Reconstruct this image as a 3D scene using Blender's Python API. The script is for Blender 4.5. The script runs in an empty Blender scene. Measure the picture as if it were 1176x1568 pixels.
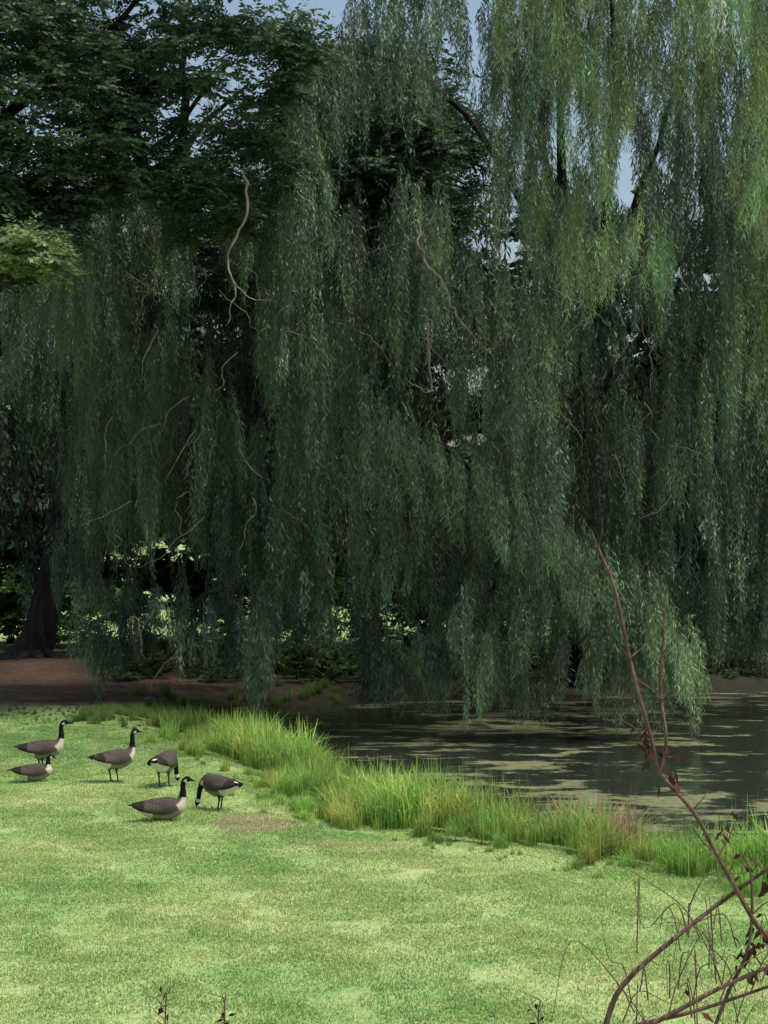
import bpy, bmesh, math, random
import numpy as np
from mathutils import Vector, Quaternion, noise
random.seed(7); R=np.random.RandomState(7)
scene=bpy.context.scene
scene.view_settings.view_transform='Standard'
scene.view_settings.look='None'
scene.view_settings.exposure=0

# ------------------------------------------------------------------ utils
def link(o,parent=None):
    scene.collection.objects.link(o)
    if parent is not None: o.parent=parent
    return o
def empty(name,loc=(0,0,0)):
    e=bpy.data.objects.new(name,None); e.location=loc; e.empty_display_size=0.3
    return link(e)
def fast_mesh(name,V,F,mats=(),col=None,smooth=False):
    V=np.asarray(V,dtype=np.float32); F=np.asarray(F,dtype=np.int32)
    me=bpy.data.meshes.new(name); k=F.shape[1]
    me.vertices.add(len(V)); me.vertices.foreach_set('co',V.ravel())
    me.loops.add(F.size); me.loops.foreach_set('vertex_index',F.ravel())
    me.polygons.add(len(F)); me.polygons.foreach_set('loop_start',np.arange(0,F.size,k,dtype=np.int32))
    try: me.polygons.foreach_set('loop_total',np.full(len(F),k,dtype=np.int32))
    except Exception: pass
    if smooth: me.polygons.foreach_set('use_smooth',np.full(len(F),True,dtype=bool))
    me.update(calc_edges=True)
    if col is not None:
        a=me.color_attributes.new('Col','FLOAT_COLOR','POINT')
        c=np.ones((len(V),4),dtype=np.float32); c[:,:3]=col
        a.data.foreach_set('color',c.ravel())
    for m in mats: me.materials.append(m)
    return me
class Tubes:
    def __init__(s): s.V=[];s.F=[];s.n=0
    def add(s,pts,rads,seg=8,sub=4,wob=0.0):
        P=catmull([np.array(p,float) for p in pts],sub); r=np.interp(np.linspace(0,1,len(P)),np.linspace(0,1,len(rads)),rads)
        if wob: P[1:-1]+=R.normal(0,wob,(len(P)-2,3))
        T=np.gradient(P,axis=0); T/=np.linalg.norm(T,axis=1)[:,None]+1e-9
        up=np.array([0.31,0.2,0.93]); up=up if abs(T[0]@up)<0.93 else np.array([1,0,0.1])
        a0=np.linspace(0,2*math.pi,seg,endpoint=False)
        for i in range(len(P)):
            A=np.cross(T[i],up)
            if np.linalg.norm(A)<1e-3: A=np.array([1.,0,0])
            A/=np.linalg.norm(A); B=np.cross(T[i],A)
            s.V.append(P[i]+r[i]*(np.cos(a0)[:,None]*A+np.sin(a0)[:,None]*B))
        for i in range(len(P)-1):
            for j in range(seg):
                a=s.n+i*seg+j;b=s.n+i*seg+(j+1)%seg
                s.F.append((a,b,b+seg,a+seg))
        s.n+=len(P)*seg
    def mesh(s,name,mat): return fast_mesh(name,np.concatenate(s.V),s.F,[mat],smooth=True)
def catmull(P,sub):
    P=[2*P[0]-P[1]]+list(P)+[2*P[-1]-P[-2]]; out=[]
    for i in range(1,len(P)-2):
        a,b,c,d=P[i-1:i+3]
        for k in range(sub):
            t=k/sub
            out.append(0.5*(2*b+(c-a)*t+(2*a-5*b+4*c-d)*t*t+(3*b-a-3*c+d)*t**3))
    out.append(P[-2]); return np.array(out)
def rel(parent,me,name):
    o=bpy.data.objects.new(name,me); link(o,parent); o.location=-Vector(parent.location); return o
class Mass:
    """collects transformed copies of small templates into ONE mesh"""
    def __init__(s,k): s.V=[];s.C=[];s.k=k
    def add(s,tpl,loc,rz=0.0,sc=1.0,tone=(1,1,1),tilt=(0,0)):
        v,c=tpl; cz,sz=math.cos(rz),math.sin(rz)
        M=np.array([[cz,-sz,0],[sz,cz,0],[0,0,1]])*sc
        p=v@M.T.astype(np.float32)
        if tilt[0] or tilt[1]: p=p+np.column_stack([p[:,2]*tilt[0],p[:,2]*tilt[1],np.zeros(len(p))])
        s.V.append((p+np.array(loc)).astype(np.float32)); s.C.append((c*np.array(tone)).astype(np.float32))
    def build(s,parent,name,mat):
        V=np.concatenate(s.V);C=np.concatenate(s.C); F=np.arange(len(V)).reshape(-1,s.k)
        return rel(parent,fast_mesh(name,V,F,[mat],col=C),name)

# ------------------------------------------------------------------ materials
def newmat(name):
    m=bpy.data.materials.new(name); m.use_nodes=True; nt=m.node_tree; nt.nodes.clear()
    out=nt.nodes.new('ShaderNodeOutputMaterial'); return m,nt,out
def N(nt,t,**kw):
    n=nt.nodes.new(t)
    for k,v in kw.items(): setattr(n,k,v)
    return n
def mixc(nt,fac,a,b,mode='MIX'):
    n=nt.nodes.new('ShaderNodeMix'); n.data_type='RGBA'; n.blend_type=mode
    for s,v in ((0,fac),(6,a),(7,b)):
        if hasattr(v,'is_output'): nt.links.new(v,n.inputs[s])
        elif isinstance(v,(int,float)): n.inputs[s].default_value=v
        else: n.inputs[s].default_value=(*v,1)
    return n.outputs[2]
def ramp(nt,fac,stops):
    n=nt.nodes.new('ShaderNodeValToRGB'); nt.links.new(fac,n.inputs[0])
    e=n.color_ramp.elements
    while len(e)<len(stops): e.new(0.5)
    for i,(p,c) in enumerate(stops):
        e[i].position=p; e[i].color=(*c,1) if not isinstance(c,(int,float)) else (c,c,c,1)
    return n.outputs[0]
def noise_tex(nt,scale,detail=4,vec=None,rough=0.55):
    n=nt.nodes.new('ShaderNodeTexNoise'); n.inputs['Scale'].default_value=scale; n.inputs['Detail'].default_value=detail
    n.inputs['Roughness'].default_value=rough
    if vec is not None: nt.links.new(vec,n.inputs['Vector'])
    return n.outputs['Fac']
def maprange(nt,v,a,b,c=0.0,d=1.0):
    n=N(nt,'ShaderNodeMapRange'); nt.links.new(v,n.inputs[0])
    for i,x in enumerate((a,b,c,d)): n.inputs[i+1].default_value=x
    return n.outputs[0]
def leaf_material(name,c1,transl=0.3,gloss=0.0):
    m,nt,out=newmat(name)
    at=N(nt,'ShaderNodeAttribute',attribute_name='Col')
    base=mixc(nt,1.0,c1,at.outputs['Color'],'MULTIPLY')
    d=N(nt,'ShaderNodeBsdfDiffuse'); t=N(nt,'ShaderNodeBsdfTranslucent')
    nt.links.new(base,d.inputs[0])
    tb=mixc(nt,1.0,base,(1.2,1.25,0.7),'MULTIPLY'); nt.links.new(tb,t.inputs[0])
    m1=N(nt,'ShaderNodeMixShader'); m1.inputs[0].default_value=transl
    nt.links.new(d.outputs[0],m1.inputs[1]); nt.links.new(t.outputs[0],m1.inputs[2])
    last=m1
    if gloss:
        g=N(nt,'ShaderNodeBsdfGlossy'); g.inputs['Roughness'].default_value=0.5; g.inputs['Color'].default_value=(0.8,0.9,0.9,1)
        m2=N(nt,'ShaderNodeMixShader'); m2.inputs[0].default_value=gloss
        nt.links.new(m1.outputs[0],m2.inputs[1]); nt.links.new(g.outputs[0],m2.inputs[2]); last=m2
    nt.links.new(last.outputs[0],out.inputs[0]); return m
def bark_material(name,ca,cb,scale=6):
    m,nt,out=newmat(name)
    p=N(nt,'ShaderNodeBsdfPrincipled'); p.inputs['Roughness'].default_value=0.95; p.inputs['Specular IOR Level'].default_value=0.1
    g=N(nt,'ShaderNodeNewGeometry'); mp=N(nt,'ShaderNodeMapping'); mp.inputs['Scale'].default_value=(1,1,0.25)
    nt.links.new(g.outputs['Position'],mp.inputs[0])
    f=noise_tex(nt,scale,6,mp.outputs[0])
    nt.links.new(ramp(nt,f,[(0.35,ca),(0.65,cb)]),p.inputs['Base Color'])
    b=N(nt,'ShaderNodeBump'); b.inputs['Strength'].default_value=0.8; b.inputs['Distance'].default_value=0.05
    nt.links.new(f,b.inputs['Height']); nt.links.new(b.outputs[0],p.inputs['Normal'])
    nt.links.new(p.outputs[0],out.inputs[0]); return m
def lawn_color(nt):
    g=N(nt,'ShaderNodeNewGeometry'); pos=g.outputs['Position']
    big=noise_tex(nt,0.3,3,pos); mid=noise_tex(nt,1.7,5,pos,0.65)
    c=ramp(nt,big,[(0.35,(0.32,0.48,0.175)),(0.5,(0.39,0.53,0.205)),(0.66,(0.48,0.58,0.25))])
    c2=ramp(nt,mid,[(0.3,(0.74,0.85,0.72)),(0.52,(1,1,1)),(0.72,(1.18,1.08,1.15))])
    c=mixc(nt,1.0,c,c2,'MULTIPLY')
    def blob(cx,cy,rx,ry,amt=1.0):
        mp=N(nt,'ShaderNodeMapping'); mp.vector_type='POINT'
        mp.inputs['Location'].default_value=(-cx/rx,-cy/ry,0); mp.inputs['Scale'].default_value=(1/rx,1/ry,0)
        nt.links.new(pos,mp.inputs[0])
        l=N(nt,'ShaderNodeVectorMath',operation='LENGTH'); nt.links.new(mp.outputs[0],l.inputs[0])
        ad=N(nt,'ShaderNodeMath',operation='MULTIPLY_ADD'); nt.links.new(mid,ad.inputs[0]); ad.inputs[1].default_value=1.2; nt.links.new(l.outputs['Value'],ad.inputs[2])
        return ramp(nt,ad.outputs[0],[(0.9,amt),(1.45,0.0)]) 
    c=mixc(nt,blob(-7,41,12,11,0.6),c,(0.22,0.37,0.13))  # darker green around the geese: tree shade put into the lawn colour
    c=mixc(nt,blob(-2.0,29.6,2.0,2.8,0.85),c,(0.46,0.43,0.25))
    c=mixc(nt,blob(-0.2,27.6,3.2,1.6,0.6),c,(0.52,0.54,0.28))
    return c,pos,mid,blob

# ------------------------------------------------------------------ terrain
SH=np.array([(14,23.2),(9,24.6),(5.6,26.6),(4.0,28.3),(2.1,30.4),(0.4,33.4),(-1.0,37.4),(-2.5,42.5),(-4.3,48.3),(-5.2,51.5),(-4.2,54.5),
 (0,56),(3,57),(8,58.5),(14,61),(26,62),(32,45),(27,26)],float)
def pond_sd(x,y):
    x=np.asarray(x,float); y=np.asarray(y,float); d=np.full(x.shape,1e9); ins=np.zeros(x.shape,bool)
    n=len(SH)
    for i in range(n):
        a=SH[i];b=SH[(i+1)%n]; e=b-a
        t=np.clip(((x-a[0])*e[0]+(y-a[1])*e[1])/(e@e),0,1)
        d=np.minimum(d,np.hypot(x-a[0]-t*e[0],y-a[1]-t*e[1]))
        c=((a[1]>y)!=(b[1]>y)); 
        xi=(b[0]-a[0])*(y-a[1])/(b[1]-a[1]+1e-12)+a[0]
        ins^=c&(x<xi)
    return np.where(ins,-d,d)
def height(x,y):
    s=pond_sd(x,y)
    t=np.clip(s/2.0,0,1); t=t*t*(3-2*t)
    z=np.where(s>0,-0.40+0.40*t,-0.40+np.maximum(s*0.5,-0.8))
    z=z+0.025*np.sin(x*0.9+1)*np.sin(y*0.6)*t+0.02*np.sin(x*2.3+y*1.7)*t
    h=np.clip((16-y)/16,0,1.2); z=z+2.9*h*h*(1.6-0.6*h)
    z=z+0.35*np.exp(-(((x+10)/5)**2+((y-66)/7)**2))
    return z
def axis(lo,hi,step,far):
    a=list(np.arange(lo,hi,step)); s=step; v=hi; b=[]
    while v<far: b.append(v); s*=1.35; v+=s
    b.append(far); c=[];v=lo;s=step
    while v>-far: s*=1.35; v-=s; c.append(v)
    return np.array(c[::-1]+a+b)
X=axis(-26,34,0.4,1500);Y=axis(0,75,0.4,1500)
gx,gy=np.meshgrid(X,Y); gz=height(gx,gy)
V=np.stack([gx,gy,gz],-1).reshape(-1,3); nx=len(X);ny=len(Y)
ii=(np.arange(ny-1)[:,None]*nx+np.arange(nx-1)[None,:]).ravel()
F=np.stack([ii,ii+1,ii+nx+1,ii+nx],-1)
m,nt,out=newmat('ground_mat')
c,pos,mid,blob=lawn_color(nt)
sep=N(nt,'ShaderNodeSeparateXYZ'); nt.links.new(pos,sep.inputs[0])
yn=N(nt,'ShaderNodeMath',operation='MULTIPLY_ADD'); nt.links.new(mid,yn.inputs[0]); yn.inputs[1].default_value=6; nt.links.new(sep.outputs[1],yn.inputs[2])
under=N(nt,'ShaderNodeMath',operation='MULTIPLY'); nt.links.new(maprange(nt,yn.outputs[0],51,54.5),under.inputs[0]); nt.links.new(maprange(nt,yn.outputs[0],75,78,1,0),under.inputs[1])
soil_and_shade=mixc(nt,maprange(nt,sep.outputs[0],-6,-1),(0.11,0.072,0.053),(0.04,0.04,0.026))  # brown dirt at left; dark tone at right paints canopy shade
soil_and_shade=mixc(nt,1.0,soil_and_shade,ramp(nt,noise_tex(nt,3,5,pos,0.7),[(0.35,(0.6,0.7,0.6)),(0.65,(1.3,1.25,1.2))]),'MULTIPLY')
c=mixc(nt,under.outputs[0],c,soil_and_shade)
c=mixc(nt,maprange(nt,sep.outputs[2],-0.10,-0.34),c,(0.04,0.034,0.022))
p=N(nt,'ShaderNodeBsdfPrincipled'); p.inputs['Roughness'].default_value=0.95; p.inputs['Specular IOR Level'].default_value=0.1
fine=noise_tex(nt,14,5,pos,0.7); c=mixc(nt,1.0,c,ramp(nt,fine,[(0.3,0.5),(0.7,1.0)]),'MULTIPLY')
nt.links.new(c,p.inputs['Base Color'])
b=N(nt,'ShaderNodeBump'); b.inputs['Strength'].default_value=0.6; b.inputs['Distance'].default_value=0.05
nt.links.new(fine,b.inputs['Height']); nt.links.new(b.outputs[0],p.inputs['Normal']); nt.links.new(p.outputs[0],out.inputs[0])
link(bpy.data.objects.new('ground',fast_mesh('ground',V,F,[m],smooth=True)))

# ------------------------------------------------------------------ water
m,nt,out=newmat('pond_mat')
g=N(nt,'ShaderNodeNewGeometry'); pos=g.outputs['Position']
mp=N(nt,'ShaderNodeMapping'); mp.inputs['Scale'].default_value=(0.6,1.0,1); nt.links.new(pos,mp.inputs[0])
a1=noise_tex(nt,1.0,9,mp.outputs[0],0.66); a2=noise_tex(nt,0.16,2,pos)
s=N(nt,'ShaderNodeMath',operation='MULTIPLY_ADD'); nt.links.new(a2,s.inputs[0]); s.inputs[1].default_value=0.3; nt.links.new(a1,s.inputs[2])
sep=N(nt,'ShaderNodeSeparateXYZ'); nt.links.new(pos,sep.inputs[0])
s2=N(nt,'ShaderNodeMath',operation='ADD'); nt.links.new(s.outputs[0],s2.inputs[0]); nt.links.new(maprange(nt,sep.outputs[0],-3,2,-0.07,0.0),s2.inputs[1])
mask=ramp(nt,s2.outputs[0],[(0.665,0.0),(0.73,0.9)])
w=N(nt,'ShaderNodeBsdfPrincipled'); w.inputs['Base Color'].default_value=(0.022,0.027,0.021,1); w.inputs['Roughness'].default_value=0.05; w.inputs['IOR'].default_value=1.33
rp=noise_tex(nt,2.2,3,pos); b=N(nt,'ShaderNodeBump'); b.inputs['Strength'].default_value=0.25; b.inputs['Distance'].default_value=0.1
nt.links.new(rp,b.inputs['Height']); nt.links.new(b.outputs[0],w.inputs['Normal'])
al=N(nt,'ShaderNodeBsdfPrincipled'); al.inputs['Roughness'].default_value=0.7
n3=noise_tex(nt,5,5,pos); nt.links.new(ramp(nt,n3,[(0.3,(0.08,0.10,0.04)),(0.55,(0.165,0.175,0.075)),(0.75,(0.26,0.245,0.14))]),al.inputs['Base Color'])
mx=N(nt,'ShaderNodeMixShader'); nt.links.new(mask,mx.inputs[0]); nt.links.new(w.outputs[0],mx.inputs[1]); nt.links.new(al.outputs[0],mx.inputs[2]); nt.links.new(mx.outputs[0],out.inputs[0])
pc=SH.mean(0); big=pc+(SH-pc)*1.03
bm=bmesh.new(); bm.faces.new([bm.verts.new((a,b_,-0.40)) for a,b_ in big]); bmesh.ops.triangulate(bm,faces=bm.faces[:])
me=bpy.data.meshes.new('pond'); bm.to_mesh(me); bm.free(); me.materials.append(m); link(bpy.data.objects.new('pond_water',me))

# ------------------------------------------------------------------ leaf templates
def tri_leaves(base,dirv,L,W,col):
    n=len(base); dirv=dirv/np.linalg.norm(dirv,axis=1)[:,None]
    rn=R.normal(size=(n,3)); side=np.cross(dirv,rn); side/=np.linalg.norm(side,axis=1)[:,None]
    L=L[:,None];W=W[:,None]
    v=np.stack([base+side*W*0.7,base+dirv*L*0.55-side*W*1.1,base+dirv*L],1).reshape(-1,3)
    return v.astype(np.float32),np.repeat(col,3,0).astype(np.float32)
def quad_leaves(base,dirv,L,W,col):
    n=len(base); dirv=dirv/np.linalg.norm(dirv,axis=1)[:,None]
    rn=R.normal(size=(n,3)); side=np.cross(dirv,rn); side/=np.linalg.norm(side,axis=1)[:,None]
    L=L[:,None];W=W[:,None]
    nrm=np.cross(side,dirv)
    v=np.stack([base,base+dirv*L*0.45+side*W+nrm*L*0.06,base+dirv*L,base+dirv*L*0.45-side*W+nrm*L*0.06],1).reshape(-1,3)
    return v.astype(np.float32),np.repeat(col,4,0).astype(np.float32)
def cat(parts): return np.concatenate([p[0] for p in parts]),np.concatenate([p[1] for p in parts])
willow_leaf=leaf_material('willow_leaf',(0.116,0.166,0.098),0.3,0.04)
broad_leaf=leaf_material('broad_leaf',(0.085,0.13,0.072),0.3,0.03)
far_leaf=leaf_material('far_leaf',(0.125,0.195,0.125),0.3)  # paler leaf green, distance haze put into the colour
def tassel(L,ns,rad,lean=0.0,coarse=1.0):
    parts=[]; sw=R.normal(0,0.10,2)+np.array([lean,0])
    for k in range(ns):
        a=R.rand()*6.28; q=math.sqrt(R.rand()); off=np.array([math.cos(a),math.sin(a)])*q*rad
        start=R.uniform(0,0.5)*L if R.rand()<0.6 else 0
        l=L*(1-0.45*q)*R.uniform(0.75,1.0)
        t=np.arange(start,l,0.062*coarse)+R.uniform(0,0.03); n=len(t)
        if n<4: continue
        ph=R.rand()*6; amp=R.uniform(0.01,0.05)
        spread=(1-np.exp(-t/0.45))[:,None]
        xy=off*spread*(1-0.35*(t/L)[:,None])+sw*(t/2.5)[:,None]+amp*np.stack([np.sin(t*1.6+ph),np.cos(t*1.9+ph)],1)
        P=np.column_stack([xy,-t+R.uniform(-0.1,0.1)])
        d=np.column_stack([R.normal(0,0.38,(n,2)),-np.ones(n)*R.uniform(0.6,1.0,n)])
        tone=R.uniform(0.7,1.3); col=np.ones((n,3))*tone*R.uniform(0.82,1.18,(n,1))
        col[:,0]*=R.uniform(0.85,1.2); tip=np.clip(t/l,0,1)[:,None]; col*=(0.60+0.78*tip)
        parts.append(tri_leaves(P,d,R.uniform(0.13,0.22,n)*coarse**0.5,R.uniform(0.016,0.023,n)*coarse*np.minimum(1,(1.25-tip[:,0])*2),col))
    return cat(parts)
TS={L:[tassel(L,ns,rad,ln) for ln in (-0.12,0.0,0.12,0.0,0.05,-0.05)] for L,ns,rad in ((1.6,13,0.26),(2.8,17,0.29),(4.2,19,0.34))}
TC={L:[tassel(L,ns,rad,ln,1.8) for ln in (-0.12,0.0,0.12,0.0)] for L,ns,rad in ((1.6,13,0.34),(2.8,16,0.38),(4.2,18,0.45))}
TL=[tassel(1.8,14,0.28,0.6) for _ in range(4)]
def cluster(nsprig,nl,size,ll,lw):
    parts=[]
    for s_ in range(nsprig):
        d=R.normal(size=3); d[2]=abs(d[2])*0.5-0.15; d/=np.linalg.norm(d); n=nl
        t=np.linspace(0.12,1,n)*size
        P=d*t[:,None]; P[:,2]-=0.22*(t**2)/size
        sd=np.cross(d,[0,0,1]); sd/=np.linalg.norm(sd); sg=np.where(np.arange(n)%2,1,-1)[:,None]
        dv=d*0.6+sd*sg*0.8+R.normal(0,0.25,(n,3)); dv[:,2]-=0.35
        col=np.ones((n,3))*R.uniform(0.75,1.25)*R.uniform(0.85,1.15,(n,1))
        parts.append(quad_leaves(P,dv,R.uniform(0.7,1.1,n)*ll,R.uniform(0.7,1.1,n)*lw,col))
    return cat(parts)
BC=[cluster(15,15,0.66,0.15,0.033) for _ in range(6)]
FC=[cluster(20,11,1.9,0.55,0.19) for _ in range(5)]

# ------------------------------------------------------------------ willows
bark=bark_material('willow_bark',(0.012,0.0115,0.011),(0.032,0.030,0.028))
twigm=bark_material('twig_bark',(0.16,0.13,0.10),(0.30,0.26,0.2),12)
def hang(M,n,x0,x1,d0,d1,z0,z1,tone,zmin,lens=(1.6,2.8,4.2),thr=0.25,seed=0,big=1.0,T=None,var=0.35):
    T=T or TS; k=0;tries=0
    while k<n and tries<n*8:
        tries+=1
        x=R.uniform(x0,x1); y=R.uniform(d0,d1); z=R.uniform(z0,z1)
        if noise.noise(Vector((x*0.42+seed*7.3,z*0.30,seed*3.1)))>thr: continue
        L=lens[R.randint(len(lens))]; sc=R.uniform(0.8,1.2)*big; zb=zmin(x)+R.uniform(-0.1,0.6)
        if z-L*sc<zb:
            L=lens[0]
            if z-L*sc<zb: z=zb+L*sc
        tn=R.uniform(1-var,1+var)*(1+1.1*noise.noise(Vector((x*0.75,y*0.3,z*0.28+40))))
        wm=R.uniform(0.92,1.12)
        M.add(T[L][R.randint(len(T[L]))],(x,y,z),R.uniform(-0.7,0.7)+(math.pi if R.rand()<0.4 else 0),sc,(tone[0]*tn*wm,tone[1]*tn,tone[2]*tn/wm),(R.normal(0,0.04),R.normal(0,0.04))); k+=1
def zleft(x): return -0.1+1.0*(0.5+0.5*math.sin(x*1.9+0.5))
def zmid(x): return -0.55+0.8*(0.5+0.5*math.sin(x*2.3))
def zright(x): return -0.3+0.8*(0.5+0.5*math.sin(x*1.4))
W1=empty('willow_tree',(6.2,58,0)); 
tb=Tubes()
tb.add([(6.4,59.5,-0.5),(6.2,59.3,2),(6.3,59,5),(6.0,58.6,9),(5.5,58,13),(5.2,57,19)],[0.75,0.52,0.45,0.35,0.2,0.08],12)
limbs=[[(6.2,59,6),(4,57,11),(1.5,56,13.5),(-0.5,55,13.2),(-1.2,54,11.5)],
       [(6,58.6,9),(6.5,55,15),(6,50,18.5),(5.3,47.8,18.2),(4.8,47,15)],
       [(6,58.6,8),(9,58,12),(11,57,13.5),(12.5,56,11)],
       [(6.2,59,5),(3.5,54,7.2),(1.5,50,7.0),(3.2,47.4,5.4),(5.2,46.8,3.6),(6.8,46.3,1.6)],
       [(5.6,58,12),(2.5,57,17),(-1,55,18.5),(-3,53,16)],
       [(6,58.6,8),(2,57,11.5),(-2,56,13.5),(-5,55,13),(-6.5,54.5,11)],
       [(6,58,10),(8,56,16),(8.5,53,18),(8.3,50,16)]]
for l in limbs: tb.add(l,[0.18,0.10,0.06,0.035,0.015],8,5,0.04)
rel(W1,tb.mesh('trunk',bark),'trunk')
tw=Tubes()
tw.add([(-3.4,46.2,13.2),(-3.3,46.1,12.2),(-3.75,46.0,11.3),(-3.6,46.0,10.4),(-3.75,46.0,9.6)],[0.04,0.035,0.03,0.025,0.012],6,5,0.03)
tw.add([(-3.6,46.0,10.6),(-3.2,46.0,10.2),(-2.7,46.0,10.15)],[0.018,0.014,0.006],5,4,0.02)
tw.add([(0.8,45.4,12.0),(0.85,45.2,11.2),(1.4,45.1,10.4),(1.7,45.0,9.7),(2.25,44.9,9.0)],[0.035,0.035,0.028,0.02,0.01],6,5,0.03)
tw.add([(1.05,45.2,9.5),(1.05,45.1,8.7),(1.1,45.1,7.9),(0.8,45.1,8.0),(0.5,45.1,8.2)],[0.028,0.028,0.022,0.018,0.01],6,5,0.02)
tw.add([(0.95,45.2,11.0),(0.9,45.0,11.6),(1.3,45.1,12.2)],[0.02,0.018,0.008],5,4,0.02)
tw.add([(-5.6,47.5,9.6),(-5.9,47.4,9.0),(-6.1,47.4,8.1)],[0.018,0.014,0.006],5,4,0.03)
for _ in range(100):
    a=np.array([R.uniform(-7,8),R.uniform(46.5,50.5),R.uniform(1.5,13)]); n_=5; sx=R.normal(0,0.28); P=[a]
    for k in range(n_): P.append(P[-1]+np.array([sx+R.normal(0,0.10),R.normal(0,0.05),-R.uniform(0.10,0.38)])); sx*=0.7
    tw.add(P,[0.012,0.009,0.004],5,3,0.015)
rel(W1,tw.mesh('bare_branches',twigm),'bare_branches')
M=Mass(3)
mid=(0.80,0.88,0.88); dark=(0.55,0.65,0.68); lite=(1.4,1.42,1.25)  # leaf tones per layer: shaded and sunlit foliage put into the colour
hang(M,400,-3.2,4.5,47,52.5,2.5,14.0,mid,zmid,seed=1,thr=0.14)
hang(M,350,3.6,13,50,57,2.5,13.5,mid,zright,seed=2,thr=0.25)
hang(M,105,3.6,13,50,57,13,18,mid,zright,seed=2,thr=0.12)
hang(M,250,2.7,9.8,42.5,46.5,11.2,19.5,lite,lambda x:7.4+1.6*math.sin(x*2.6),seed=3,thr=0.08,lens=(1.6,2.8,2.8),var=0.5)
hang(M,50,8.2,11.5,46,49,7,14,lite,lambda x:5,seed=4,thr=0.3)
hang(M,120,-2.6,5,49,56,12.5,19,mid,zmid,seed=5,thr=0.05)
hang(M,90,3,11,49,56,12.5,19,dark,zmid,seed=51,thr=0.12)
hang(M,160,-1,14,54,66,19.5,24,mid,zmid,seed=6,thr=0.25,T=TC)  # overhead strands, added to shade the canopy interior below
for _ in range(200):
    t=R.rand()**0.8; P=np.array([-0.4,47.3,7.4])*(1-t)+np.array([7.4,45.6,1.4])*t; P[2]+=0.5*math.sin(t*3.1)
    P+=R.normal(0,1,3)*np.array([0.35,0.7,0.5]); sc=R.uniform(0.6,1.1)
    sc=min(sc,max(0.4,(P[2]+0.4)/1.8)); tn=R.uniform(0.6,1.6)*(0.65+0.55*t)
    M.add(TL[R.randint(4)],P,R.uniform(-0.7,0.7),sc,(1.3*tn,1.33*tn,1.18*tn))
hang(M,110,1.5,7,45,48,0.8,4,(1.15,1.18,1.05),lambda x:-0.6,lens=(1.6,2.8),seed=8,thr=0.3)
hang(M,80,-3.6,2,47,51,0.8,2.5,mid,lambda x:-0.5,lens=(1.6,2.8),seed=8,thr=0.2)
hang(M,210,6.5,13,51,58,0.8,3.5,mid,zright,lens=(1.6,2.8),seed=18,thr=0.5)
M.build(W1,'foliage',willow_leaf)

W2=empty('willow_tree',(-11.6,66,0)); tb=Tubes()
tb.add([(-12.6,66,-0.3),(-12.0,66,0.8),(-11.5,66,3),(-11.0,65.8,6),(-10.8,65,9),(-9.5,64,13),(-8,62,19)],[1.0,0.62,0.46,0.38,0.32,0.25,0.12],14)
for k in range(4): 
    a=-2.6+k*0.65; tb.add([(-12.0,66,0.7),(-12.0+0.8*math.cos(a),66+0.8*math.sin(a),0.3),(-12.0+1.7*math.cos(a),66+1.7*math.sin(a),0.1)],[0.3,0.2,0.08],8)
for l in [[(-11,65,8),(-8.5,62,12),(-6.8,58,14.2),(-6,56,13.5)],[(-11,65,9),(-10,60,13),(-9,56,12.5),(-8.8,55,10)],[(-9.5,64,13),(-6,60,17),(-4,57,18)]]:
    tb.add(l,[0.22,0.14,0.08,0.03],8,5,0.05)
rel(W2,tb.mesh('trunk',bark),'trunk')
M=Mass(3)
hang(M,360,-8.4,-1.5,50,56,2.8,11.8,mid,zleft,seed=11,thr=0.2)
hang(M,135,-8.8,-1.5,50,56,11,15.5,mid,zleft,seed=11,thr=0.12)
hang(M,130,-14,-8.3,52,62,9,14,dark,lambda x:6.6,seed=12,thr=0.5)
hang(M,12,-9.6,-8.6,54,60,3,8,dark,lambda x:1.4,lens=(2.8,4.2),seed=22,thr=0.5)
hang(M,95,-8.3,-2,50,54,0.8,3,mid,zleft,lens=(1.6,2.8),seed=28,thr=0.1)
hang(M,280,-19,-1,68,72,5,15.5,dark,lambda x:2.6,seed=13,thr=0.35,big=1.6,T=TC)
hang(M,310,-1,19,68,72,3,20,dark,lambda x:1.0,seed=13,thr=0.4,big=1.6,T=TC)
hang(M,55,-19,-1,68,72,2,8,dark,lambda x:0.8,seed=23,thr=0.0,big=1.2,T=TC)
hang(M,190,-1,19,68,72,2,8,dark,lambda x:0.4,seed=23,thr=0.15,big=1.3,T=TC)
hang(M,60,-16,-4,56,68,18,22,dark,zleft,seed=14,thr=0.1,T=TC)  # high left strands, added as overhead cover to cast shade
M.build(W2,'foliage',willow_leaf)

# ------------------------------------------------------------------ broadleaf trees
def crown(M,lobes,color,meshes,scl=(0.8,1.4),thr=0.12,seed=0,fq=0.6):
    for (cx,cy,cz,rx,ry,rz,n) in lobes:
        k=0
        for _ in range(n*4):
            if k>=n: break
            d=R.normal(size=3); d/=np.linalg.norm(d); r=R.uniform(0.35,1)**0.5
            P=np.array([cx+d[0]*rx*r,cy+d[1]*ry*r,cz+d[2]*rz*r])
            if noise.noise(Vector((P[0]*fq+seed,P[1]*fq,P[2]*fq)))>thr: continue
            tn=R.uniform(0.65,1.35)
            M.add(meshes[R.randint(len(meshes))],P,R.uniform(0,6.3),R.uniform(*scl),(color[0]*tn,color[1]*tn,color[2]*tn),(R.normal(0,0.2),R.normal(0,0.2))); k+=1
T1=empty('locust_tree',(-14.5,50,0)); tb=Tubes()
tb.add([(-14.5,50,-0.2),(-14.4,50,3),(-14,49.8,8),(-13,49.5,13),(-12,49,20)],[0.6,0.45,0.4,0.32,0.12],12)
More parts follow.
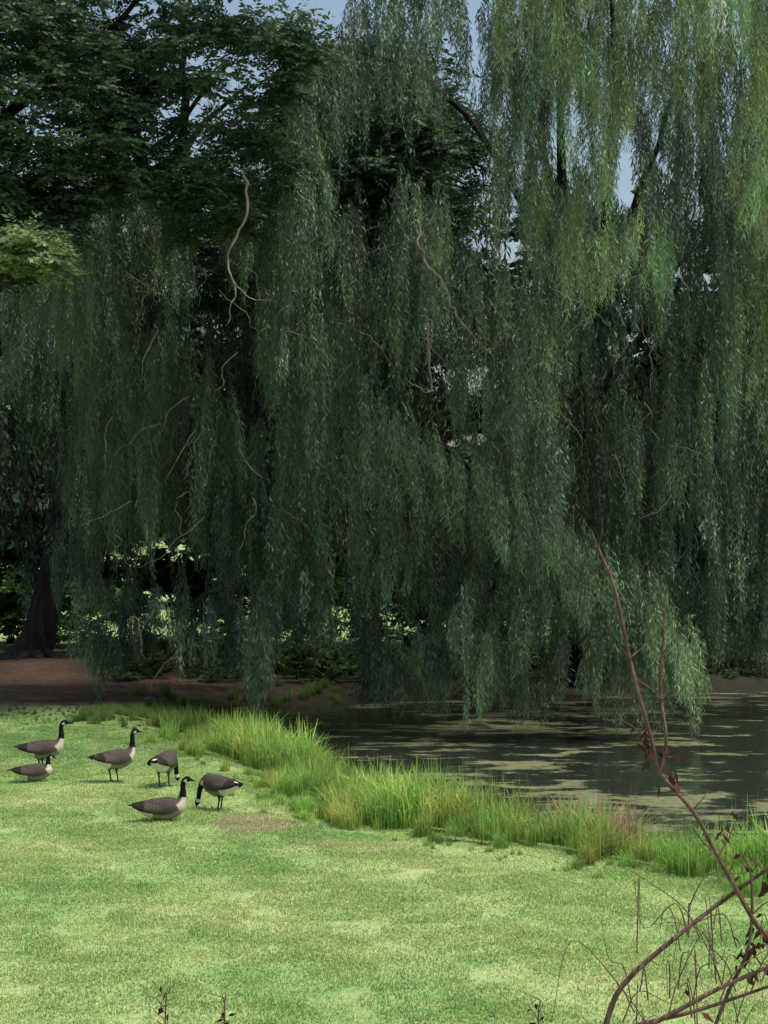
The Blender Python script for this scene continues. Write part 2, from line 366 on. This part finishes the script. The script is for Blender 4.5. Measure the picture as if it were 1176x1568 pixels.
for l in [[(-14,49.8,8),(-11,48.5,9.6),(-9.5,47.5,10.6),(-8,46.5,11)],[(-13.6,49.7,10),(-9,49.5,12.6),(-6,49.2,14.4),(-4,49,16.6)],[(-13,49.5,13),(-8,47.5,16),(-5,46.5,18.5)],
          [(-9,49.5,12.8),(-5.5,49.5,14.2),(-5.2,49.2,17),(-4.8,49,19)],[(-13.6,49.7,10),(-11,50,14),(-8.5,50,17.5)]]:
    tb.add(l,[0.22,0.14,0.08,0.04],8,5,0.05)
rel(T1,tb.mesh('trunk',bark),'trunk')
M=Mass(4)
crown(M,[(-8.8,46,15.5,3.0,3,3,230),(-9.5,45.5,11.8,2.0,2.2,1.3,100),(-4.2,47,16.8,3.0,2.2,2.2,110),(-4.8,49,13.6,2.8,2,1.8,90),(-12.5,48,15,3,4,5,120),(-8.3,46.5,13,2.0,2,1.0,80),(-6,47,20,6,4,2.2,140)],(0.78,0.85,0.85),BC,seed=3,thr=0.08)
crown(M,[(-8.4,43.8,10.9,1.1,0.9,0.5,24)],(2.0,1.9,1.5),BC,thr=0.6)  # sunlit branch tip: sunlight painted into the leaf colour
M.build(T1,'crown',broad_leaf)
T2=empty('maple_tree',(9,76,0)); tb=Tubes()
tb.add([(9,76,-0.2),(9,76,6),(8,75,12),(6,74,20)],[0.5,0.4,0.3,0.12],12)
tb.add([(9,76,6),(4,72,11),(0,68,16)],[0.3,0.2,0.1],8)
rel(T2,tb.mesh('trunk',bark),'trunk')
M=Mass(4)
crown(M,[(-0.4,66,17.5,3.9,3.5,4.2,300),(-0.2,60,16.2,2.4,2,2.0,90),(-7.5,66,14.5,4,3,2.6,110)],(0.6,0.70,0.72),BC,scl=(1.1,1.9),seed=9)
crown(M,[(-5,76,8.5,7,3,7.5,150),(3,76,9,6,3,9,160),(10,76,9,6,3,9,150),(16,76,9,6,3,9,120),(-14,77,8.5,8,3,8,160)],(0.42,0.5,0.5),FC,scl=(0.5,0.9),seed=5,thr=0.2)  # dark foliage backdrop, added to block brightness showing through the canopy
M.build(T2,'crown',broad_leaf)

# ------------------------------------------------------------------ distant mass
D=empty('distant_trees',(0,120,0)); M=Mass(4)
for i in range(34):
    x=-80+i*5.0+R.normal(0,1.2); y=R.uniform(110,135); h=R.uniform(13,19); tone=R.uniform(0.75,1.3)
    for k in range(26):
        d=R.normal(size=3); d/=np.linalg.norm(d); r=R.uniform(0.4,1)
        M.add(FC[R.randint(5)],(x+d[0]*4*r,y+d[1]*3*r,h*0.5+d[2]*h*0.5*r),R.uniform(0,6.3),R.uniform(1.0,1.6),(tone,tone*1.02,tone*1.2))  # bluish tint paints haze onto the far crowns
M.build(D,'crowns',far_leaf)
S=empty('undergrowth_shrubs',(0,74,0)); M=Mass(4)
for i in range(600):
    x=R.uniform(-24,24); y=R.uniform(73,80); 
    br=0.5 if x<0 else 0.2
    tone=(R.uniform(1.2,3.0) if R.rand()<br else R.uniform(0.2,0.8))*(0.6 if x>2 else 1.0)
    M.add(FC[R.randint(5)],(x,y,R.uniform(0.0,3.4)),R.uniform(0,6.3),R.uniform(0.2,0.42),(tone*0.95,tone,tone*0.6))
for i in range(480):
    x=R.uniform(-9,20); y=R.uniform(58.0,66)+max(0,x)*0.3
    if pond_sd(x,y)<0.3: continue
    tone=R.uniform(0.2,0.7)
    M.add(FC[R.randint(5)],(x,y,R.uniform(0.0,1.0)),R.uniform(0,6.3),R.uniform(0.12,0.32),(tone*0.95,tone,tone*0.6))
M.build(S,'leaves',far_leaf)

# ------------------------------------------------------------------ grass
def grass_mat(name,world=True):
    m,nt,out=newmat(name)
    at=N(nt,'ShaderNodeAttribute',attribute_name='Col')
    if world:
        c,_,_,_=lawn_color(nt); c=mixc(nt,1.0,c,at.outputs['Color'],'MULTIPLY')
    else: c=at.outputs['Color']
    d=N(nt,'ShaderNodeBsdfDiffuse'); t=N(nt,'ShaderNodeBsdfTranslucent'); nt.links.new(c,d.inputs[0]); nt.links.new(c,t.inputs[0])
    mx=N(nt,'ShaderNodeMixShader'); mx.inputs[0].default_value=0.4; nt.links.new(d.outputs[0],mx.inputs[1]); nt.links.new(t.outputs[0],mx.inputs[2]); nt.links.new(mx.outputs[0],out.inputs[0]); return m
def blades(n,spread,h0,h1,w,bend):
    a=R.uniform(0,6.28,n); q=np.sqrt(R.rand(n))*spread; b=np.column_stack([q*np.cos(a),q*np.sin(a),np.zeros(n)])
    h=R.uniform(h0,h1,n); a=R.uniform(0,6.28,n); d=np.column_stack([np.cos(a),np.sin(a),np.zeros(n)]); s=np.column_stack([-np.sin(a+R.normal(0,0.6,n)),np.cos(a),np.zeros(n)])
    bd=(R.rand(n)**1.5*bend)[:,None]; h=h[:,None]; z=np.array([[0,0,1.]])
    p1=b+z*h*0.55+d*bd*h*0.25; p2=b+z*h*(1-0.35*bd)+d*bd*h
    V=np.stack([b-s*w,b+s*w,p1+s*w*0.8,p1-s*w*0.8, p1-s*w*0.8,p1+s*w*0.8,p2+s*w*0.1,p2-s*w*0.1],1).reshape(-1,3)
    col=R.uniform(0.7,1.3,(n,1))*np.array([[1,1,1.]]); col[:,0]*=R.uniform(0.85,1.25,n)
    col=np.repeat(col,8,0)*np.tile(np.array([0.65,0.65,0.95,0.95,0.95,0.95,1.15,1.15]),n)[:,None]
    return V.astype(np.float32),col.astype(np.float32)
gm=grass_mat('lawn_blades'); tm=grass_mat('bank_blades',False)
def tmesh(name,t,mat): return fast_mesh(name,t[0],np.arange(len(t[0])).reshape(-1,4),[mat],col=t[1]*1.08)
LP=[tmesh('lawn_patch',blades(2400,0.85,0.02,0.05,0.006,0.9),gm) for _ in range(5)]
LG=empty('lawn_grass')
def put(mesh,x,y,parent):
    z=float(height(np.array(x),np.array(y)))
    o=bpy.data.objects.new('patch',mesh); o.location=(x,y,z-0.005); link(o,parent)
    zx=float(height(np.array(x+0.5),np.array(y))-height(np.array(x-0.5),np.array(y))); zy=float(height(np.array(x),np.array(y+0.5))-height(np.array(x),np.array(y-0.5)))
    q=Vector((0,0,1)).rotation_difference(Vector((-zx,-zy,1)).normalized()); o.rotation_mode='QUATERNION'
    o.rotation_quaternion=q@Quaternion((0,0,1),R.uniform(0,6.28))
for y in np.arange(14.5,47.8,1.05):
    xm=0.21*y+2.0
    for x in np.arange(-xm,xm,1.05):
        x_=x+R.uniform(-0.25,0.25); y_=y+R.uniform(-0.25,0.25)
        if float(pond_sd(np.array(x_),np.array(y_)))<0.9: continue
        put(LP[R.randint(5)],x_,y_,LG)
BT=[blades(120,0.26,0.25,0.8,0.008,0.85) for _ in range(8)]
BG=empty('bank_grass',(0,34,0)); M=Mass(4)
for i in range(11):
    a=SH[i];b_=SH[i+1]; L=np.linalg.norm(b_-a); nrm=np.array([(b_-a)[1],-(b_-a)[0]])/L
    for k in range(int(L*(44 if i<8 else 16))):
        t=R.rand(); s_=R.uniform(-0.1,3.6)
        P=a+(b_-a)*t; q=P+nrm*s_
        if pond_sd(q[0],q[1])<0: q=P-nrm*s_
        sdv=float(pond_sd(q[0],q[1]))
        clump=noise.noise(Vector((q[0]*0.8,q[1]*0.8,3))); c2=noise.noise(Vector((q[0]*0.35+5,q[1]*0.35,3)))
        if clump<-0.4 and sdv>0.9: continue
        edge=2.6+1.1*c2+R.uniform(-0.5,0.5)
        if sdv>edge: continue
        fade=min(1,max(0.18,(edge-sdv)/1.3))
        sc=R.uniform(0.6,1.2)*(1.0+0.6*clump+0.3*c2)*fade
        if q[1]>45: sc*=0.5
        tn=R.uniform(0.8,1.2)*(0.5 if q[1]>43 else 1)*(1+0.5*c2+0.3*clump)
        h_=R.rand(); col=np.array([0.20+0.13*h_,0.38+0.08*h_,0.09+0.03*h_])*tn
        rr=noise.noise(Vector((q[0]*0.7+9,q[1]*0.7,8)))
        if rr>0.25: col=col*np.array([1.2,0.95,1.0])
        if 1.9<q[0]<3.6 and sdv<1.0 and R.rand()<0.65: col=np.array([0.42,0.30,0.2])*tn; sc*=1.1
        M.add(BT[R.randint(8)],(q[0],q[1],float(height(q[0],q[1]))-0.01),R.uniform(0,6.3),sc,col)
for k in range(620):
    x=R.uniform(-11.5,-4.6); y=R.normal(47.6,1.1)
    if pond_sd(x,y)<0: continue
    tn=R.uniform(0.4,0.85); M.add(BT[R.randint(8)],(x,y,float(height(x,y))-0.01),R.uniform(0,6.3),R.uniform(0.10,0.32)*(1.5 if x>-7.5 else 0.5),np.array([0.22,0.36,0.11])*tn)
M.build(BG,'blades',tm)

# ------------------------------------------------------------------ geese
m,nt,out=newmat('goose_plumage')
at=N(nt,'ShaderNodeAttribute',attribute_name='Col'); p=N(nt,'ShaderNodeBsdfPrincipled'); p.inputs['Roughness'].default_value=0.85; p.inputs['Specular IOR Level'].default_value=0.15
tc=N(nt,'ShaderNodeTexCoord'); f=noise_tex(nt,60,3,tc.outputs['Object']); c=mixc(nt,1.0,at.outputs['Color'],ramp(nt,f,[(0.3,0.7),(0.7,1.2)]),'MULTIPLY')
nt.links.new(c,p.inputs['Base Color']); nt.links.new(p.outputs[0],out.inputs[0]); plum=m
m,nt,out=newmat('goose_leg'); p=N(nt,'ShaderNodeBsdfPrincipled'); p.inputs['Base Color'].default_value=(0.03,0.028,0.025,1); p.inputs['Roughness'].default_value=0.5; nt.links.new(p.outputs[0],out.inputs[0]); legm=m
BROWN=np.array([0.062,0.050,0.042]);BLACK=np.array([0.008,0.008,0.009]);WHITE=np.array([0.72,0.70,0.66]);TAN=np.array([0.42,0.37,0.30])
def goose(loc,heading,pose,scale=1.0):
    root=empty('canada_goose',loc); root.rotation_euler=(0,0,heading); root.scale=(scale,)*3
    bz=0.40 if pose in('stand','graze') else 0.18
    body=[(-0.50,bz+0.05,0.035,0.006),(-0.41,bz+0.045,0.06,0.022),(-0.30,bz+0.02,0.11,0.085),(-0.16,bz,0.155,0.145),(0.0,bz-0.01,0.175,0.170),(0.14,bz+0.01,0.165,0.165),(0.24,bz+0.05,0.125,0.13)]
    nb=len(body)
    if pose=='stand': nk=[(0.30,bz+0.13,0.078,0.08),(0.325,bz+0.21,0.05,0.055),(0.325,bz+0.31,0.038,0.041),(0.325,bz+0.39,0.034,0.037),(0.345,bz+0.445,0.036,0.04),(0.385,bz+0.465,0.042,0.046),(0.425,bz+0.46,0.032,0.032),(0.455,bz+0.45,0.017,0.015),(0.505,bz+0.44,0.011,0.007)]
    elif pose=='rest': nk=[(0.29,bz+0.11,0.078,0.08),(0.31,bz+0.19,0.05,0.055),(0.315,bz+0.28,0.038,0.041),(0.315,bz+0.36,0.034,0.037),(0.335,bz+0.41,0.036,0.04),(0.375,bz+0.43,0.042,0.046),(0.415,bz+0.425,0.032,0.032),(0.445,bz+0.415,0.017,0.015),(0.495,bz+0.405,0.011,0.007)]
    elif pose=='low': nk=[(0.26,bz+0.10,0.075,0.075),(0.27,bz+0.16,0.05,0.052),(0.27,bz+0.22,0.039,0.04),(0.28,bz+0.27,0.037,0.04),(0.32,bz+0.29,0.042,0.046),(0.36,bz+0.285,0.032,0.032),(0.39,bz+0.275,0.017,0.015),(0.44,bz+0.265,0.011,0.007)]
    else: nk=[(0.32,bz+0.04,0.08,0.08),(0.39,bz-0.02,0.052,0.054),(0.44,bz-0.11,0.039,0.042),(0.46,bz-0.20,0.036,0.038),(0.475,bz-0.265,0.038,0.04),(0.49,bz-0.30,0.041,0.045),(0.505,bz-0.34,0.031,0.031),(0.515,bz-0.365,0.016,0.014),(0.525,bz-0.395,0.010,0.007)]
    S=catmull([np.array(q,float) for q in body+nk],6); n=len(S); T=np.gradient(S[:,:2],axis=0); T/=np.linalg.norm(T,axis=1)[:,None]
    seg=20; a=np.linspace(0,2*math.pi,seg,endpoint=False); V=[];C=[]
    u=np.linspace(0,len(body)+len(nk)-1,n)
    for i in range(n):
        nx_,nz_=-T[i,1],T[i,0]
        for k in range(seg):
            sy=math.cos(a[k]); sz=math.sin(a[k]); w=S[i,2]; h=S[i,3]
            V.append((S[i,0]+nx_*sz*h,sy*w,S[i,1]+nz_*sz*h))
            q=u[i]
            if q<1.1: c_=BLACK
            elif q<2.4: c_=WHITE if (sz<0.4 or q<1.6) else BROWN*0.5
            elif q<3.3: c_=WHITE if sz<-0.3 else BROWN
            elif q<nb-1.1: c_=(TAN*0.6 if sz<-0.55 else BROWN*(0.9+0.6*((i%2)==0)))
            elif q<nb+0.7: c_=TAN*1.3 if sz<0.3 else BROWN*1.3
            elif q<nb+3.7: c_=BLACK
            elif q<nb+4.9: c_=WHITE if (sz<0.15 ) else BLACK
            else: c_=BLACK
            C.append(c_)
    F=[]
    for i in range(n-1):
        for k in range(seg):
            F.append((i*seg+k,i*seg+(k+1)%seg,(i+1)*seg+(k+1)%seg,(i+1)*seg+k))
    link(bpy.data.objects.new('body',fast_mesh('goose_body',V,F,[plum],col=np.array(C),smooth=True)),root)
    for sgn in(-1,1):
        V=[];C=[];F=[];nu,nv=34,11
        for i in range(nu):
            t=i/(nu-1); x=0.20-0.64*t
            top=bz+0.148-0.02*t-0.06*t*t; 
            hgt=0.20*math.sin(math.pi*min(1,(0.12+t*0.88)))**0.6*(1-0.35*t)+0.012
            yw=0.182*math.sin(math.pi*(0.18+0.70*(1-t)))**0.7
            if t>0.75: yw*=1-(t-0.75)*1.5
            for j in range(nv):
                s_=j/(nv-1); z=top-hgt*s_; y=(0.30+0.70*math.sin(s_*math.pi*0.62+0.05))*yw+0.008
                V.append((x,sgn*y,z)); row=(i+(j%2)*2)%4
                base=BROWN*(0.7 if row else 2.8)
                if t>0.72: base=BROWN*(0.3 if row else 0.7)
                C.append(base)
        for i in range(nu-1):
            for j in range(nv-1):
                a0=i*nv+j; F.append((a0,a0+1,a0+nv+1,a0+nv))
        o=bpy.data.objects.new('wing',fast_mesh('goose_wing',V,F,[plum],col=np.array(C),smooth=True)); link(o,root)
        md=o.modifiers.new('thick','SOLIDIFY'); md.thickness=0.012; md.offset=0
    if pose in('stand','graze'):
        lt=Tubes()
        for sgn,dx in((-1,0.03),(1,-0.04)):
            y=0.07*sgn
            lt.add([(dx-0.01,y,bz-0.08),(dx-0.03,y,bz-0.17),(dx-0.035,y,0.20)],[0.05,0.034,0.016],8)
            lt.add([(dx-0.035,y,0.21),(dx-0.01,y,0.1),(dx,y,0.012)],[0.016,0.013,0.013],8)
            for k in(-0.5,0,0.5): lt.add([(dx,y,0.014),(dx+0.05*math.cos(k),y+0.05*math.sin(k),0.01),(dx+0.10*math.cos(k),y+0.10*math.sin(k),0.006)],[0.009,0.007,0.004],6)
        link(bpy.data.objects.new('legs',lt.mesh('legs',legm)),root)
        fv=[];ff=[]
        for sgn,dx in((-1,0.03),(1,-0.04)):
            y=0.07*sgn; b0=len(fv); fv+=[(dx,y,0.012),(dx+0.088,y-0.045,0.007),(dx+0.095,y,0.007),(dx+0.088,y+0.045,0.007)]; ff.append((b0,b0+1,b0+2,b0+3))
        link(bpy.data.objects.new('webbed_feet',fast_mesh('feet',fv,ff,[legm])),root)
    return root
def gz_(x,y): return float(height(x,y))+0.015
for x,y,hd,po,sc in [(-6.45,36.1,0.10,'stand',1.08),(-6.35,34.7,0.15,'low',0.92),(-4.9,34.8,0.55,'stand',1.06),(-3.95,34.4,1.25,'graze',1.10),(-3.5,30.1,0.05,'rest',1.06),(-2.68,31.1,2.45,'graze',1.02)]:
    goose((x,y,gz_(x,y)),hd,po,sc)

# ------------------------------------------------------------------ dead shrub near the camera
stem=bark_material('stem_bark',(0.11,0.055,0.05),(0.24,0.15,0.13),40)
deadleaf=leaf_material('dead_leaf',(0.085,0.038,0.032),0.2)
DS=empty('dead_shrub',(1.5,7,1.6)); t=Tubes()
def pl(l,r,y=7.0,seg=6): t.add([(a,y+random.uniform(-0.03,0.03),b) for a,b in l],r,seg,5)
pl([(0.76,4.51),(0.84,4.31),(0.90,4.05),(0.95,3.85),(0.985,3.73),(1.01,3.63),(1.13,3.49),(1.22,3.33),(1.34,3.11),(1.46,2.9),(1.55,2.3),(1.6,1.6)],[0.003,0.006,0.007,0.007,0.007,0.007,0.008,0.008,0.009,0.011,0.013,0.015])
pl([(1.03,4.23),(1.015,3.95),(1.03,3.76),(1.01,3.63)],[0.003,0.006,0.006,0.006])
pl([(0.77,2.5),(0.83,2.75),(0.90,2.88),(1.08,3.04),(1.25,3.16),(1.42,3.30),(1.6,3.42)],[0.011,0.011,0.010,0.009,0.008,0.007,0.005])
pl([(0.80,2.62),(1.08,2.77),(1.25,2.86),(1.45,2.94)],[0.011,0.010,0.009,0.007])
pl([(0.75,2.66),(0.95,2.72),(1.15,2.76),(1.45,2.86)],[0.009,0.008,0.008,0.006])
pl([(1.1,2.4),(1.25,2.8),(1.33,3.0),(1.34,3.25),(1.30,3.35)],[0.008,0.007,0.006,0.005,0.003])
for (x,z) in [(0.95,3.85),(0.97,3.75),(1.02,3.9),(1.13,3.49),(1.22,3.33),(1.34,3.11),(0.90,4.05)]:
    for k in range(2):
        dx=random.choice((-1,1))*random.uniform(0.04,0.12); pl([(x,z),(x+dx*0.5,z+0.05),(x+dx,z+random.uniform(0.04,0.14))],[0.003,0.002,0.001],7,5)
for k in range(44):
    x=random.uniform(0.85,1.45); z=random.uniform(2.5,3.1); dx=random.uniform(-0.25,0.25)
    pl([(x,z),(x+dx*0.3,z+0.12),(x+dx,z+random.uniform(0.02,0.3)),(x+dx*1.3,z+random.uniform(-0.05,0.3))],[0.003,0.0025,0.0015,0.001],7+random.uniform(-0.3,0.3),5)
rel(DS,t.mesh('stems',stem),'stems')
M=Mass(4)
for (x,z,n) in [(0.955,3.77,9),(0.98,3.68,10),(1.0,3.72,5),(1.24,3.45,5),(1.31,3.30,8),(1.33,3.0,14),(1.38,3.04,12),(1.36,2.92,8),(1.05,3.68,5),(1.12,2.8,3),(1.42,3.2,5)]:
    b_=np.column_stack([R.normal(x,0.022,n),R.normal(7,0.015,n),R.normal(z,0.03,n)]); d=np.column_stack([R.normal(0,0.8,n),R.normal(0,0.6,n),-np.ones(n)])
    M.add(quad_leaves(b_,d,R.uniform(0.03,0.075,n),R.uniform(0.007,0.016,n),np.ones((n,3))*R.uniform(0.6,1.3,(n,1))),(0,0,0))
M.build(DS,'dead_leaves',deadleaf)
for (x,z,hh) in [(-0.80,2.74,0.10),(-0.585,2.70,0.13),(0.565,2.72,0.06),(0.08,2.66,0.06)]:
    WD=empty('dry_weed',(x,7,1.7)); t=Tubes()
    t.add([(x+0.02,7,1.6),(x-0.01,7,2.2),(x,7,z),(x+0.005,7,z+hh)],[0.006,0.004,0.003,0.0015],6,4)
    for k in range(4):
        zz=z+hh*random.uniform(-0.5,0.8); t.add([(x,7,zz),(x+random.uniform(-0.05,0.05),7,zz+0.04),(x+random.uniform(-0.08,0.08),7,zz+0.06)],[0.002,0.0015,0.001],5,3)
    rel(WD,t.mesh('stem',stem),'stem')
    n=7; b_=np.column_stack([R.normal(x,0.012,n),R.normal(7,0.015,n),R.normal(z+hh*0.2,0.05,n)]); d=R.normal(0,1,(n,3))
    M=Mass(4); M.add(quad_leaves(b_,d,R.uniform(0.02,0.045,n),R.uniform(0.006,0.012,n),np.ones((n,3))*0.6),(0,0,0)); M.build(WD,'weed_leaves',deadleaf)

# ------------------------------------------------------------------ light, camera
sv=Vector((0.40,-0.12,0.90)).normalized()
el=math.asin(sv.z); azm=math.atan2(sv.x,sv.y)
w=bpy.data.worlds.new('World'); scene.world=w; w.use_nodes=True; nt=w.node_tree
sky=nt.nodes.new('ShaderNodeTexSky'); sky.sky_type='NISHITA'; sky.sun_disc=False; sky.sun_elevation=el; sky.sun_rotation=azm; sky.air_density=1.2; sky.dust_density=3.5
bg=nt.nodes['Background']; nt.links.new(sky.outputs[0],bg.inputs[0]); bg.inputs[1].default_value=0.15
sl=bpy.data.lights.new('sun','SUN'); sl.energy=3.8; sl.angle=math.radians(9); sl.color=(1,0.95,0.86)
so=bpy.data.objects.new('sun',sl); link(so); so.rotation_euler=sv.to_track_quat('Z','Y').to_euler()
cam=bpy.data.cameras.new('camera'); cam.lens=67.2; cam.sensor_width=36; cam.shift_y=36/1568; cam.clip_end=5000; cam.clip_start=0.1
co=bpy.data.objects.new('camera',cam); co.location=(0,0,4.5); co.rotation_euler=(math.radians(90),0,0); link(co); scene.camera=co
